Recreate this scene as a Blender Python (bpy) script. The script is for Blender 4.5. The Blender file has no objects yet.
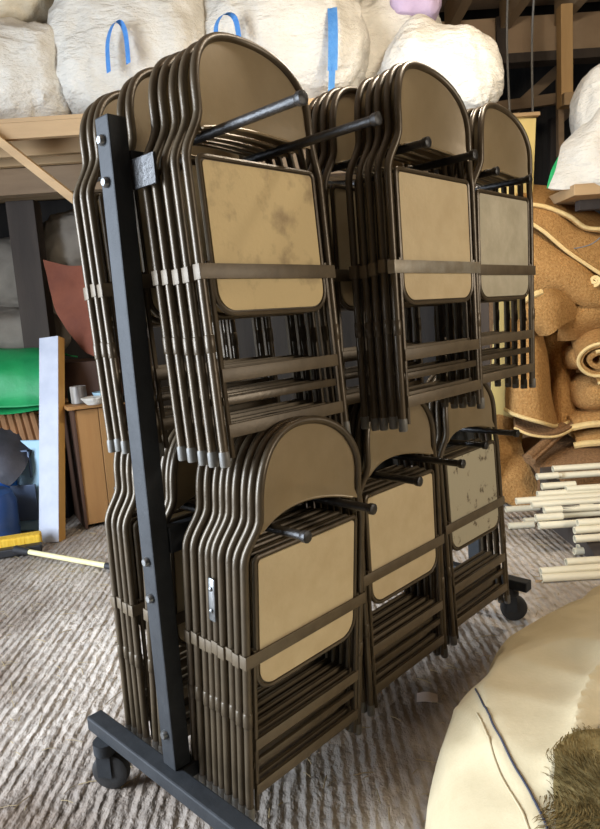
import bpy, bmesh, math, random
from mathutils import Vector, Matrix, noise
R = math.radians
C = bpy.context.scene.collection
random.seed(7)

# ------------------------------------------------------------------ materials
def srgb(r, g, b):
    f = lambda c: (c/255/12.92) if c/255 <= .04045 else ((c/255+.055)/1.055)**2.4
    return (f(r), f(g), f(b), 1)

def mat(name, col, rough=.6, metal=0., col2=None, scale=6., stretch=(1, 1, 1), bump=0., bscale=40., detail=6., lo=.35, hi=.65, bstretch=None, coat=0., spec=.5):
    m = bpy.data.materials.new(name); m.use_nodes = True
    nt = m.node_tree; N = nt.nodes; L = nt.links
    b = N['Principled BSDF']
    b.inputs['Roughness'].default_value = rough
    b.inputs['Metallic'].default_value = metal
    b.inputs['Coat Weight'].default_value = coat
    b.inputs['Specular IOR Level'].default_value = spec
    b.inputs['Base Color'].default_value = col
    tc = N.new('ShaderNodeTexCoord')
    def nz(sc, st):
        mp = N.new('ShaderNodeMapping'); mp.inputs['Scale'].default_value = st
        L.new(tc.outputs['Object'], mp.inputs['Vector'])
        n = N.new('ShaderNodeTexNoise'); n.inputs['Scale'].default_value = sc
        n.inputs['Detail'].default_value = detail; n.inputs['Roughness'].default_value = .6
        L.new(mp.outputs[0], n.inputs['Vector']); return n
    if col2:
        n = nz(scale, stretch)
        rp = N.new('ShaderNodeValToRGB')
        rp.color_ramp.elements[0].position = lo; rp.color_ramp.elements[1].position = hi
        rp.color_ramp.elements[0].color = col; rp.color_ramp.elements[1].color = col2
        L.new(n.outputs['Fac'], rp.inputs[0]); L.new(rp.outputs[0], b.inputs['Base Color'])
    if bump:
        n = nz(bscale, bstretch or stretch)
        bp = N.new('ShaderNodeBump'); bp.inputs['Strength'].default_value = min(bump, 1.)
        bp.inputs['Distance'].default_value = .01 * max(1., bump)
        L.new(n.outputs['Fac'], bp.inputs['Height']); L.new(bp.outputs[0], b.inputs['Normal'])
    return m

M = {}
M['bronze'] = mat('bronze_paint', srgb(72, 61, 45), .38, .3, srgb(86, 73, 54), 14, bump=.08, bscale=60)
M['panel'] = mat('bronze_panel_paint', srgb(132, 114, 84), .30, .15, srgb(144, 126, 97), 5, bump=.05, bscale=30)
M['strap'] = mat('worn_bronze_paint', srgb(86, 73, 54), .5, .2, srgb(100, 86, 65), 18, bump=.1, bscale=60)
M['strap_pale'] = mat('worn_grey_paint', srgb(150, 142, 126), .45, .3, srgb(128, 116, 96), 18, bump=.1, bscale=60)
M['pad'] = mat('tan_board', srgb(188, 166, 128), .6, 0, srgb(200, 180, 142), 7, bump=.12, bscale=70, spec=.3)
M['pad_stain'] = mat('tan_board_smudged', srgb(152, 130, 94), .6, 0, srgb(200, 176, 128), 9, bump=.12, bscale=70, lo=.33, hi=.5, spec=.3)
M['pad_pale'] = mat('pale_grey_board', srgb(166, 156, 132), .6, 0, srgb(188, 178, 154), 8, bump=.12, bscale=70, spec=.3)
M['pad_spot'] = mat('spotted_grey_board', srgb(90, 76, 58), .6, 0, srgb(174, 164, 138), 16, bump=.12, bscale=70, lo=.35, hi=.42, spec=.3)
M['cap'] = mat('grey_plastic_foot', srgb(92, 89, 82), .5, 0, srgb(116, 112, 104), 20)
M['rack'] = mat('black_rack_paint', srgb(33, 35, 37), .6, .0, srgb(45, 47, 49), 9, bump=.15, bscale=45, spec=.3)
M['rod'] = mat('black_rod_coating', srgb(30, 28, 27), .38, .1, srgb(46, 43, 40), 22, bump=.3, bscale=80)
M['rubber'] = mat('black_rubber', srgb(28, 27, 26), .6, 0, srgb(40, 38, 36), 15, bump=.2)
M['steel'] = mat('zinc_steel', srgb(150, 152, 152), .35, .8, srgb(110, 110, 108), 25)
M['bag'] = mat('woven_white_plastic', srgb(196, 190, 178), .62, 0, srgb(212, 207, 196), 3, bump=3, bscale=11, spec=.25, bstretch=(1, 1, 2.2))
M['bag_warm'] = mat('woven_beige_plastic', srgb(190, 176, 150), .65, 0, srgb(208, 196, 172), 3, bump=1.8, bscale=10, spec=.25, bstretch=(1, 1, 2))
M['bag_shaded'] = mat('shade_darkened_white_plastic', srgb(112, 104, 94), .7, 0, srgb(132, 124, 112), 3, bump=.9, bscale=8, spec=.2)  # white bags under the loft, their shade mixed into the colour
M['lilac'] = mat('lilac_cloth', srgb(170, 150, 176), .8, 0, srgb(184, 164, 188), 5, bump=.6, bscale=12)
M['blue'] = mat('blue_webbing', srgb(92, 160, 226), .7, 0, srgb(112, 176, 234), 30, bump=.4, bscale=120)
M['pine'] = mat('pine', srgb(176, 138, 88), .65, 0, srgb(198, 160, 108), 5, (1, 1, .12), .2, 30)
M['pine_h'] = mat('pine_lengthways', srgb(156, 128, 92), .7, 0, srgb(180, 150, 110), 5, (.12, 1, 1), .2, 30)
M['old_wood'] = mat('old_brown_timber', srgb(120, 98, 74), .8, 0, srgb(146, 122, 94), 4, (.2, 1, 1), .3, 25)
M['joist'] = mat('old_joist_timber', srgb(150, 126, 98), .8, 0, srgb(170, 146, 116), 4, (1, .15, 1), .3, 25)
M['dark_wood'] = mat('dark_timber', srgb(56, 48, 42), .85, 0, srgb(74, 64, 56), 4, (1, 1, .15), .4, 25)
M['fascia'] = mat('brown_fibreboard', srgb(160, 134, 106), .85, 0, srgb(174, 148, 118), 3, bump=.2, bscale=20)
M['ceil'] = mat('grey_brown_ceiling_boards', srgb(140, 122, 104), .9, 0, srgb(154, 136, 118), 2, bump=.2, bscale=14)
M['wall'] = mat('dark_boarded_wall', srgb(40, 37, 35), .9, 0, srgb(56, 52, 48), 2, (4, 1, .3), .4, 12)
M['rust'] = mat('red_brown_board', srgb(112, 58, 38), .8, 0, srgb(128, 70, 46), 4, bump=.4, bscale=18)
M['green'] = mat('green_tarpaulin', srgb(24, 140, 78), .5, 0, srgb(40, 160, 96), 4, bump=.5, bscale=10)
M['barrel'] = mat('dark_blue_plastic', srgb(36, 66, 118), .4, 0, srgb(46, 78, 132), 6)
M['blue_plastic'] = mat('blue_plastic', srgb(34, 98, 190), .4, 0, srgb(44, 110, 200), 6)
M['pale_blue'] = mat('pale_blue_plastic', srgb(150, 192, 216), .45, 0, srgb(166, 206, 226), 6)
M['blue_grey'] = mat('blue_grey_panel', srgb(86, 102, 130), .5, 0, srgb(98, 114, 142), 6)
M['white_board'] = mat('white_melamine', srgb(176, 181, 194), .5, 0, srgb(190, 194, 205), 6, bump=.05)
M['edge'] = mat('yellow_wood_edge', srgb(196, 150, 80), .6, 0, srgb(210, 166, 98), 8, (1, 1, .1))
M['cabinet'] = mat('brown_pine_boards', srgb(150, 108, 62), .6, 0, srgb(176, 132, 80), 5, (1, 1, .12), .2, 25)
M['cab_side'] = mat('dark_and_shaded_boards', srgb(70, 46, 32), .7, 0, srgb(84, 58, 42), 5, (1, 1, .12), .2, 25)  # dark post and crate boards; also the cabinet side with painted-in shade
M['yellow_bristle'] = mat('yellow_bristles', srgb(220, 172, 40), .8, 0, srgb(236, 194, 66), 60, (1, 1, .1), .8, 90)
M['pole'] = mat('pale_yellow_pole', srgb(226, 216, 160), .4, 0, srgb(236, 228, 178), 8)
M['black'] = mat('black_plastic', srgb(34, 34, 36), .5, 0, srgb(44, 44, 46), 10)
M['black_cloth'] = mat('black_sheet', srgb(44, 44, 50), .6, 0, srgb(62, 62, 70), 6, bump=.6, bscale=10)
M['brown_card'] = mat('brown_corrugated', srgb(140, 98, 62), .8, 0, srgb(156, 112, 74), 8)
M['carpet'] = mat('tan_carpet_pile', srgb(164, 120, 70), .95, 0, srgb(192, 148, 92), 60, bump=1.8, bscale=75, spec=.1)
M['carpet_dark'] = mat('brown_carpet_pile', srgb(128, 96, 66), .95, 0, srgb(156, 120, 84), 60, bump=1.8, bscale=75, spec=.1)
M['binding'] = mat('cream_binding', srgb(214, 182, 120), .85, 0, srgb(224, 196, 138), 30, bump=.5, bscale=90)
M['pipe'] = mat('cream_plastic_pipe', srgb(216, 206, 178), .4, 0, srgb(228, 220, 194), 7, (.2, 1, 1))
M['tape'] = mat('dark_tape', srgb(60, 50, 42), .6)
M['shade_board'] = mat('yellow_plywood', srgb(214, 190, 118), .6, 0, srgb(224, 202, 134), 5, (1, 1, .15), .1, 25)
M['cloth'] = mat('cream_canvas', srgb(178, 163, 130), .8, 0, srgb(192, 177, 144), 3, bump=.7, bscale=7, spec=.2)
M['seam'] = mat('dark_seam_cord', srgb(54, 56, 70), .8)
M['fur'] = mat('olive_fur', srgb(108, 92, 56), .95, 0, srgb(140, 122, 80), 30, spec=.1)
M['paper'] = mat('white_paper', srgb(206, 192, 180), .8)
M['straw'] = mat('straw', srgb(150, 132, 96), .9)
M['cable'] = mat('grey_cable', srgb(110, 108, 104), .7)
M['can'] = mat('white_label', srgb(196, 190, 180), .5, 0, srgb(60, 50, 46), 14, (1, 1, .1))
M['glass_blue'] = mat('pale_blue_bowl', srgb(170, 200, 212), .3)

def floor_mat():
    m = bpy.data.materials.new('grooved_concrete'); m.use_nodes = True
    nt = m.node_tree; N = nt.nodes; L = nt.links; b = N['Principled BSDF']
    b.inputs['Roughness'].default_value = .62
    tc = N.new('ShaderNodeTexCoord')
    def nz(sc, st, det=6, dist=0.):
        mp = N.new('ShaderNodeMapping'); mp.inputs['Scale'].default_value = st
        L.new(tc.outputs['Object'], mp.inputs['Vector'])
        n = N.new('ShaderNodeTexNoise'); n.inputs['Scale'].default_value = sc
        n.inputs['Detail'].default_value = det; n.inputs['Distortion'].default_value = dist
        L.new(mp.outputs[0], n.inputs['Vector']); return n
    big = nz(1.3, (1, .7, 1)); fine = nz(26, (1, .6, 1), 8)
    rp = N.new('ShaderNodeValToRGB')
    rp.color_ramp.elements[0].position = .36; rp.color_ramp.elements[0].color = srgb(108, 93, 79)
    rp.color_ramp.elements[1].position = .62; rp.color_ramp.elements[1].color = srgb(188, 178, 166)
    L.new(big.outputs['Fac'], rp.inputs[0])
    mx = N.new('ShaderNodeMixRGB'); mx.blend_type = 'OVERLAY'; mx.inputs[0].default_value = .55
    L.new(rp.outputs[0], mx.inputs[1]); L.new(fine.outputs['Fac'], mx.inputs[2])
    L.new(mx.outputs[0], b.inputs['Base Color'])
    wv = N.new('ShaderNodeTexWave'); wv.wave_type = 'BANDS'; wv.bands_direction = 'X'
    wv.inputs['Scale'].default_value = 8.2; wv.inputs['Distortion'].default_value = 2.2
    wv.inputs['Detail'].default_value = 2; wv.inputs['Detail Scale'].default_value = 2.2
    mp = N.new('ShaderNodeMapping'); mp.inputs['Scale'].default_value = (1, .22, 1)
    L.new(tc.outputs['Object'], mp.inputs['Vector']); L.new(mp.outputs[0], wv.inputs['Vector'])
    g1 = nz(1, (13, 3, 1), 4); g2 = nz(1, (42, 28, 1), 6)
    a1 = N.new('ShaderNodeMath'); a1.operation = 'MULTIPLY_ADD'; a1.inputs[1].default_value = .20
    L.new(wv.outputs['Fac'], a1.inputs[0]); L.new(g1.outputs['Fac'], a1.inputs[2])
    ad = N.new('ShaderNodeMath'); ad.operation = 'MULTIPLY_ADD'; ad.inputs[1].default_value = .6
    L.new(g2.outputs['Fac'], ad.inputs[0]); L.new(a1.outputs[0], ad.inputs[2])
    bp = N.new('ShaderNodeBump'); bp.inputs['Strength'].default_value = 1.; bp.inputs['Distance'].default_value = .032
    L.new(ad.outputs[0], bp.inputs['Height']); L.new(bp.outputs[0], b.inputs['Normal'])
    return m
M['floor'] = floor_mat()

# ------------------------------------------------------------------ object helpers
def link_mesh(name, bm, m, smooth=True, loc=(0, 0, 0), parent=None):
    bmesh.ops.recalc_face_normals(bm, faces=bm.faces)
    me = bpy.data.meshes.new(name); bm.to_mesh(me); bm.free()
    me.materials.append(m)
    if smooth:
        for p in me.polygons: p.use_smooth = True
        me.set_sharp_from_angle(angle=R(40))
    o = bpy.data.objects.new(name, me); C.objects.link(o); o.location = loc
    if parent: o.parent = parent
    return o
def wobj(name, bm, m, smooth=True, parent=None):
    """mesh given in world coordinates; its origin goes to the middle of its base"""
    xs = [v.co.x for v in bm.verts]; ys = [v.co.y for v in bm.verts]; zs = [v.co.z for v in bm.verts]
    c = Vector(((min(xs)+max(xs))/2, (min(ys)+max(ys))/2, min(zs)))
    for v in bm.verts: v.co -= c
    pl = Vector((0, 0, 0)); p = parent
    while p: pl += p.location; p = p.parent
    return link_mesh(name, bm, m, smooth, c - pl, parent)
def tag(o, label, cat, group=None, kind=None):
    o['label'] = label; o['category'] = cat
    if group: o['group'] = group
    if kind: o['kind'] = kind
    return o
def struct(o, label, cat='structure'):
    o['kind'] = 'structure'; o['label'] = label; o['category'] = cat; return o
def empty(name, loc, rz=0, ry=0):
    o = bpy.data.objects.new(name, None); C.objects.link(o); o.location = loc; o.rotation_euler = (0, ry, rz)
    o.empty_display_size = .1; return o

# ------------------------------------------------------------------ mesh helpers
def box(bm, lo, hi, bev=0., mtx=None):
    r = bmesh.ops.create_cube(bm, size=1)
    vs = r['verts']
    for v in vs:
        v.co = Vector([(lo[i]+hi[i])/2 + v.co[i]*(hi[i]-lo[i]) for i in range(3)])
    if bev:
        es = list({e for v in vs for e in v.link_edges})
        rr = bmesh.ops.bevel(bm, geom=es, offset=bev, segments=2, affect='EDGES', profile=.5)
        vs = list({v for f in rr['faces'] for v in f.verts} | {v for v in vs if v.is_valid})
    if mtx is not None:
        for v in vs: v.co = mtx @ v.co
    return vs
def beam(bm, p, q, w, h, bev=.003, up=(0, 0, 1)):
    p = Vector(p); q = Vector(q); x = (q-p); l = x.length; x.normalize()
    u = Vector(up); y = u.cross(x)
    if y.length < 1e-4: y = Vector((0, 1, 0))
    y.normalize(); z = x.cross(y)
    mt = Matrix((x, y, z)).transposed().to_4x4(); mt.translation = p
    return box(bm, (0, -w/2, -h/2), (l, w/2, h/2), bev, mt)
def tube(bm, pts, r, n=10, caps=True, closed=False):
    pts = [Vector(p) for p in pts]
    rs = r if isinstance(r, (list, tuple)) else [r]*len(pts)
    rings = []; prev = None
    for i, p in enumerate(pts):
        if closed: t = pts[(i+1) % len(pts)] - pts[i-1]
        else: t = pts[min(i+1, len(pts)-1)] - pts[max(i-1, 0)]
        t.normalize()
        if prev is None:
            a = Vector((0, 0, 1)) if abs(t.z) < .9 else Vector((1, 0, 0))
            u = t.cross(a).normalized()
        else:
            u = (prev - t*prev.dot(t)).normalized()
        prev = u; w = t.cross(u)
        rings.append([bm.verts.new(p + (u*math.cos(2*math.pi*k/n) + w*math.sin(2*math.pi*k/n))*rs[i]) for k in range(n)])
    m = len(rings)
    for i in range(m if closed else m-1):
        a, b = rings[i], rings[(i+1) % m]
        for k in range(n): bm.faces.new((a[k], a[(k+1) % n], b[(k+1) % n], b[k]))
    if caps and not closed:
        bm.faces.new(rings[0][::-1]); bm.faces.new(rings[-1])
def lathe(bm, prof, n=24, mtx=None):
    rings = [[bm.verts.new((r*math.cos(2*math.pi*k/n), r*math.sin(2*math.pi*k/n), z)) for k in range(n)] for r, z in prof]
    for a, b in zip(rings, rings[1:]):
        for k in range(n): bm.faces.new((a[k], a[(k+1) % n], b[(k+1) % n], b[k]))
    bm.faces.new(rings[0][::-1]); bm.faces.new(rings[-1])
    if mtx is not None:
        for rg in rings:
            for v in rg: v.co = mtx @ v.co
def crom(pts, n):
    """smooth resample of a polyline"""
    pts = [Vector(p) for p in pts]; out = []
    k = len(pts)-1
    for i in range(n):
        t = i/(n-1)*k; j = min(int(t), k-1); f = t-j
        p0, p1, p2, p3 = pts[max(j-1, 0)], pts[j], pts[j+1], pts[min(j+2, k)]
        out.append(.5*((2*p1) + (p2-p0)*f + (2*p0-5*p1+4*p2-p3)*f*f + (3*p1-p0-3*p2+p3)*f**3))
    return out
def loft(bm, rows, nu, nv, thick=0., amp=0., nsc=4., closed=False, seed=0):
    """smooth skin over rows of points; thick gives it a real thickness"""
    rs = [crom(r, nu) for r in rows]
    cols = [crom([r[i] for r in rs], nv) for i in range(nu)]
    g = []
    for j in range(nv):
        row = []
        for i in range(nu):
            p = cols[i][j]
            if amp: p = p + noise.noise_vector(p*nsc + Vector((seed, seed*2.3, 0)))*amp
            row.append(bm.verts.new(p))
        g.append(row)
    fs = []
    for j in range(nv-1):
        for i in range(nu-1): fs.append(bm.faces.new((g[j][i], g[j][i+1], g[j+1][i+1], g[j+1][i])))
    if thick:
        bmesh.ops.recalc_face_normals(bm, faces=fs)
        bmesh.ops.solidify(bm, geom=fs, thickness=thick)
    return cols
def ribbon(bm, path, width_dir, w, t=.003):
    wd = Vector(width_dir).normalized()
    rows = [[Vector(p)-wd*w/2, Vector(p)+wd*w/2] for p in path]
    g = [[bm.verts.new(c) for c in r] for r in rows]
    fs = [bm.faces.new((a[0], a[1], b[1], b[0])) for a, b in zip(g, g[1:])]
    bmesh.ops.solidify(bm, geom=fs, thickness=t)
def sgnpow(v, e): return math.copysign(abs(v)**e, v)
def sack(bm, c, r, ex=.55, ez=.7, amp=.05, nsc=2.2, seed=0, bumps=(), rz=0, flat=None, nu=120, nv=76):
    """soft filled bag: super-ellipsoid with folds; bumps = (point, radius, push vector)"""
    rot = Matrix.Rotation(rz, 3, 'Z')
    rings = []
    for j in range(1, nv):
        ph = -math.pi/2 + math.pi*j/nv
        row = []
        for i in range(nu):
            th = 2*math.pi*i/nu
            p = Vector((r[0]*sgnpow(math.cos(ph), ez)*sgnpow(math.cos(th), ex), r[1]*sgnpow(math.cos(ph), ez)*sgnpow(math.sin(th), ex), r[2]*sgnpow(math.sin(ph), ez)))
            row.append(p)
        rings.append(row)
    def fin(p):
        q = Vector((p.x/r[0], p.y/r[1], p.z/r[2])); nrm = q.normalized()
        s = Vector((seed*3.1, seed*1.7, seed))
        w = p*nsc + s
        d = noise.noise(w)*1.0 + .5*noise.noise(w*2.3)
        rid = (1-abs(noise.noise(w*1.7 + Vector((5, 2, 1)))*2))
        rid2 = (1-abs(noise.noise(Vector((w.x*3.1, w.y*3.1, w.z*1.6)))*2))
        rid3 = (1-abs(noise.noise(Vector((w.x*5.2+2*d, w.y*5.2, w.z*2.4+1.5*d)))*2.2))
        rid4 = (1-abs(noise.noise(Vector((w.x*2.0, w.y*2.0, w.z*6.5+2.5*d)))*2.2))
        p = p + nrm*(amp*(d + .38*rid + .22*rid2 + .16*max(rid3, 0) + .16*max(rid4, 0)))
        p = rot @ p + Vector(c)
        for bp, br, push in bumps:
            dd = (p-Vector(bp)).length
            p = p + Vector(push)*math.exp(-(dd/br)**2)
        if flat is not None and p.z < flat and p.y > 4.185: p.z = flat
        return p
    bot = bm.verts.new(fin(Vector((0, 0, -r[2])))); top = bm.verts.new(fin(Vector((0, 0, r[2]))))
    g = [[bm.verts.new(fin(p)) for p in row] for row in rings]
    for a, b in zip(g, g[1:]):
        for k in range(nu): bm.faces.new((a[k], a[(k+1) % nu], b[(k+1) % nu], b[k]))
    for k in range(nu):
        bm.faces.new((bot, g[0][(k+1) % nu], g[0][k])); bm.faces.new((top, g[-1][k], g[-1][(k+1) % nu]))
def roll(bm, p, q, r, turns=3., th=.02, oval=1.0, amp=.012, seed=0, start=0.):
    """carpet rolled into a spiral about the axis p-q"""
    p = Vector(p); q = Vector(q); x = (q-p).normalized()
    y = x.cross(Vector((0, 0, 1))).normalized(); z = y.cross(x)
    n = int(26*turns); rows = []
    for s in range(9):
        c = p.lerp(q, s/8); row = []
        for i in range(n+1):
            a = start + 2*math.pi*turns*i/n; rad = r*(.22 + .78*i/n)
            v = c + y*math.cos(a)*rad*oval + z*math.sin(a)*rad
            v += noise.noise_vector(v*5 + Vector((seed, 0, 0)))*amp
            row.append(bm.verts.new(v))
        rows.append(row)
    fs = []
    for a, b in zip(rows, rows[1:]):
        for i in range(n): fs.append(bm.faces.new((a[i], a[i+1], b[i+1], b[i])))
    bmesh.ops.recalc_face_normals(bm, faces=fs)
    bmesh.ops.solidify(bm, geom=fs, thickness=th)
    return [v.co.copy() for v in rows[-1]]
B = bmesh.new

# ================================================================== the barn
bm = B(); box(bm, (-3.4, -1.6, -.1), (4.6, 7.8, 0)); o = link_mesh('floor', bm, M['floor'], False); struct(o, 'grooved dusty concrete barn floor', 'floor')
bm = B(); box(bm, (-3.4, 7.6, 0), (4.6, 7.75, 4.6)); struct(link_mesh('wall_back', bm, M['wall'], False), 'dark boarded back wall', 'wall')
bm = B()
for lo, hi in (((-3.55, 2.5, 0), (-3.4, 7.75, 4.6)), ((-3.55, -1.6, 0), (-3.4, .1, 4.6)), ((-3.55, .1, 3.15), (-3.4, 2.5, 4.6))): box(bm, lo, hi)
struct(link_mesh('wall_left', bm, M['wall'], False), 'dark boarded side wall with an open doorway', 'wall')
bm = B(); box(bm, (4.6, -1.6, 0), (4.75, 7.75, 4.6)); struct(link_mesh('wall_right', bm, M['wall'], False), 'dark boarded wall on the right', 'wall')
bm = B(); box(bm, (-3.55, -1.75, 0), (4.75, -1.6, 4.6)); struct(link_mesh('wall_front', bm, M['wall'], False), 'dark boarded wall behind the viewer', 'wall')
bm = B(); box(bm, (-3.55, -1.75, 4.02), (4.75, 6.3, 4.12)); struct(link_mesh('ceiling', bm, M['ceil'], False), 'grey brown boarded ceiling', 'ceiling')
bm = B(); box(bm, (-3.55, 6.3, 4.6), (4.75, 7.75, 4.7)); struct(link_mesh('trim_1', bm, M['wall'], False), 'dark roof over the loft void', 'roof')
jn = {1.56: 'first ceiling joist left of the two full ones, half behind the white bags', 2.05: 'middle ceiling joist running up to the top edge', 2.54: 'ceiling joist above the fresh timber post', 3.06: 'right-hand ceiling joist past the timber post', .6: 'ceiling joist above the white bags', 1.08: 'ceiling joist above the lilac cloth'}
for i, a in enumerate(sorted(jn)):
    bm = B(); box(bm, (a-.045, .5, 3.80), (a+.045, 6.2, 4.02), .005)
    o = wobj('trim_%d' % (i+2), bm, M['joist'], False); struct(o, jn[a], 'joist')
bm = B(); box(bm, (.3, 6.2, 3.58), (4.6, 6.24, 3.90)); fa = struct(wobj('trim_9', bm, M['fascia'], False), 'brown fibreboard strip across the loft edge', 'fascia')
for a in (2.02, 3.4):
    bm = B(); box(bm, (a-.05, 6.17, 3.57), (a+.05, 6.2, 3.90)); wobj('batten', bm, M['dark_wood'], False, parent=fa)
bm = B(); box(bm, (.3, 6.14, 3.50), (4.6, 6.3, 3.58), .004); wobj('lower_rail', bm, M['dark_wood'], False, parent=fa)

def timber(name, p, q, w, h, m, label, cat='timber'):
    bm = B(); beam(bm, p, q, w, h, .004); return tag(wobj(name, bm, m, False), label, cat)
wf = empty('railing', (2.44, 5.8, 3.0)); tag(wf, 'fresh pine post and rail frame hanging under the loft edge', 'frame')
bm = B(); box(bm, (2.375, 5.76, 3.0), (2.475, 5.86, 3.80), .004); wobj('post', bm, M['pine'], False, parent=wf)
bm = B(); box(bm, (2.375, 5.70, 2.99), (4.0, 5.76, 3.09), .004); wobj('rail', bm, M['pine_h'], False, parent=wf)
bm = B(); box(bm, (2.39, 5.86, 2.62), (2.44, 5.92, 3.3), .004); wobj('stub', bm, M['old_wood'], False, parent=wf)
timber('roof_brace', (1.91, 6.9, 2.95), (2.95, 6.9, 3.77), .07, .10, M['old_wood'], 'grey diagonal roof brace left of the fresh timber post', 'brace')
timber('roof_brace', (2.83, 6.9, 3.2), (3.63, 6.9, 3.85), .07, .10, M['old_wood'], 'grey diagonal roof brace right of the fresh timber post', 'brace')
timber('tie_beam', (1.83, 6.6, 3.24), (2.77, 6.6, 3.31), .06, .10, M['old_wood'], 'dim horizontal tie beam left of the fresh timber post', 'beam')
timber('wall_stud', (2.92, 7.3, 3.31), (2.88, 7.3, 1.06), .08, .08, M['dark_wood'], 'dark upright stud on the back wall left of the green bag', 'stud')
timber('wall_stud', (2.51, 7.3, 3.34), (2.45, 7.3, 1.09), .08, .08, M['dark_wood'], 'dark upright stud on the back wall behind the yellow board', 'stud')

# ---- mezzanine
mz = empty('storage_loft', (-.9, 5.2, 2.2)); tag(mz, 'timber storage loft carrying the white bulk bags', 'loft')
bm = B(); box(bm, (-3.38, 4.2, 2.68), (1.3, 6.0, 2.705)); wobj('deck', bm, M['pine_h'], False, parent=mz)
bm = B(); box(bm, (-3.38, 4.2, 2.585), (1.3, 4.245, 2.68), .003); wobj('front_beam', bm, M['pine_h'], False, parent=mz)
for i in range(7):
    d = 4.50+i*.24
    bm = B(); box(bm, (-3.38, d, 2.56-.0*i), (1.3, d+.05, 2.68), .003); wobj('joist', bm, M['pine_h'], False, parent=mz)
bm = B(); box(bm, (-3.38, 4.8, 2.38), (1.3, 4.9, 2.56), .004); wobj('cross_beam', bm, M['old_wood'], False, parent=mz)
bm = B(); beam(bm, (-2.12, 4.22, 2.93), (-1.01, 4.22, 1.93), .05, .15, .003, (0, -1, 0.0)); wobj('diagonal_brace', bm, M['pine_h'], False, parent=mz)
for n_, lo, hi in ((10, (-1.08, 4.25, 0), (-.95, 4.38, 2.58)), (11, (-2.08, 5.0, 0), (-1.87, 5.14, 2.38)), (12, (1.18, 4.3, 0), (1.29, 4.42, 2.58))):
    bm = B(); box(bm, lo, hi, .005); struct(wobj('trim_%d' % n_, bm, M['dark_wood'], False), 'dark timber post holding up the loft', 'post')

# ---- bulk bags on the loft
G = 'white bulk bags on the loft'
Z = 2.705
def bagobj(label, m, c, r, group=G, name='bulk_bag', **k):
    bm = B(); sack(bm, c, r, **k); return tag(wobj(name, bm, m), label, 'bag', group)
bagobj('cream bulk bag lying on the loft edge at the far left', M['bag'], (-1.98, 4.85, 3.04), (.66, .6, .36), seed=1, amp=.06, flat=Z)
bagobj('cream bulk bag on top of the far left bag, under the ceiling', M['bag_warm'], (-2.1, 4.95, 3.66), (.66, .55, .30), seed=2, amp=.05)
b3 = bagobj('white bulk bag with one tall blue loop above the rack post', M['bag'], (-.93, 4.85, 3.16), (.5, .52, .46), seed=3, amp=.06, flat=Z)
b5 = bagobj('bright white bulk bag with blue loop and hanging strap behind the nearest chair', M['bag'], (.06, 4.88, 3.17), (.54, .5, .46), seed=5, amp=.055, flat=Z, nsc=2.8)
bagobj('beige bulk bag lying on top behind the two blue loops', M['bag_warm'], (-.35, 5.3, 3.76), (.62, .4, .22), seed=6, amp=.05)
bagobj('beige bulk bag at the very back, under the ceiling above the creased bag', M['bag_warm'], (.55, 5.55, 3.55), (.5, .35, .34), seed=8, amp=.05)
bagobj('creased white bulk bag between the blue strap and the lilac cloth', M['bag'], (.82, 5.12, 3.14), (.36, .46, .46), seed=7, amp=.06, flat=Z, nsc=3)
b9 = bagobj('white bulk bag with a peaked top at the right end of the loft', M['bag'], (1.0, 4.52, 2.83), (.32, .44, .215), seed=9, amp=.05, flat=Z, bumps=(((.90, 4.35, 3.02), .13, (0, 0, .15)), ((1.2, 4.1, 2.7), .25, (.04, -.04, -.12))), nsc=2.6)
bagobj('lilac cloth bundle on top of the creased white bag under the joists', M['lilac'], (.96, 4.74, 3.44), (.15, .14, .13), name='cloth_bundle', group=None, seed=11, amp=.04)['category'] = 'cloth'
def loop(parent, pts, w=.055, wd=(1, 0, 0)):
    bm = B(); ribbon(bm, crom(pts, 26), wd, w, .005); return wobj('lifting_loop', bm, M['blue'], parent=parent)
loop(b3, [(-1.02, 4.2, 2.93), (-1.01, 4.2, 3.09), (-0.97, 4.2, 3.19), (-0.93, 4.22, 3.22), (-0.9, 4.22, 3.15), (-0.9, 4.22, 2.98)], .05, (.7, -.7, .0))
loop(b5, [(-0.36, 4.24, 3.08), (-0.35, 4.24, 3.17), (-0.31, 4.25, 3.23), (-0.26, 4.27, 3.24), (-0.23, 4.28, 3.2), (-0.22, 4.28, 3.09)], .045, (.7, -.7, 0))
loop(b5, [(0.37, 4.36, 3.28), (0.36, 4.28, 3.12), (0.35, 4.25, 2.98), (0.34, 4.24, 2.87)], .06)
loop(b5, [(0.34, 4.245, 2.89), (0.33, 4.24, 2.8), (0.32, 4.24, 2.7)], .04)

# ---- under the loft, left
bagobj('white bulk bag darkened as in shade, hanging on the left under the loft', M['bag_shaded'], (-2.35, 5.55, 1.85), (.42, .35, .3), group='dim bags under the loft', seed=21, amp=.06)
bagobj('white bulk bag darkened as in shade, behind the dark loft post above the red board', M['bag_shaded'], (-1.6, 5.55, 2.1), (.4, .28, .22), group='dim bags under the loft', seed=22, amp=.06)
bagobj('white bulk bag darkened as in shade, just above the green tarpaulin', M['bag_shaded'], (-2.3, 5.4, 1.40), (.4, .35, .2), group='dim bags under the loft', seed=23, amp=.05)
bm = B(); box(bm, (-3.3, 6.02, 0), (1.3, 6.1, 2.56)); struct(link_mesh('wall_inner', bm, M['wall'], False), 'dark partition at the back of the space under the loft', 'wall')
bm = B(); box(bm, (-3.0, 5.15, 0), (-1.5, 5.85, 1.15)); tag(wobj('storage_crate', bm, M['cab_side'], False), 'dark crate under the loft supporting the dim bag', 'crate')
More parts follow.
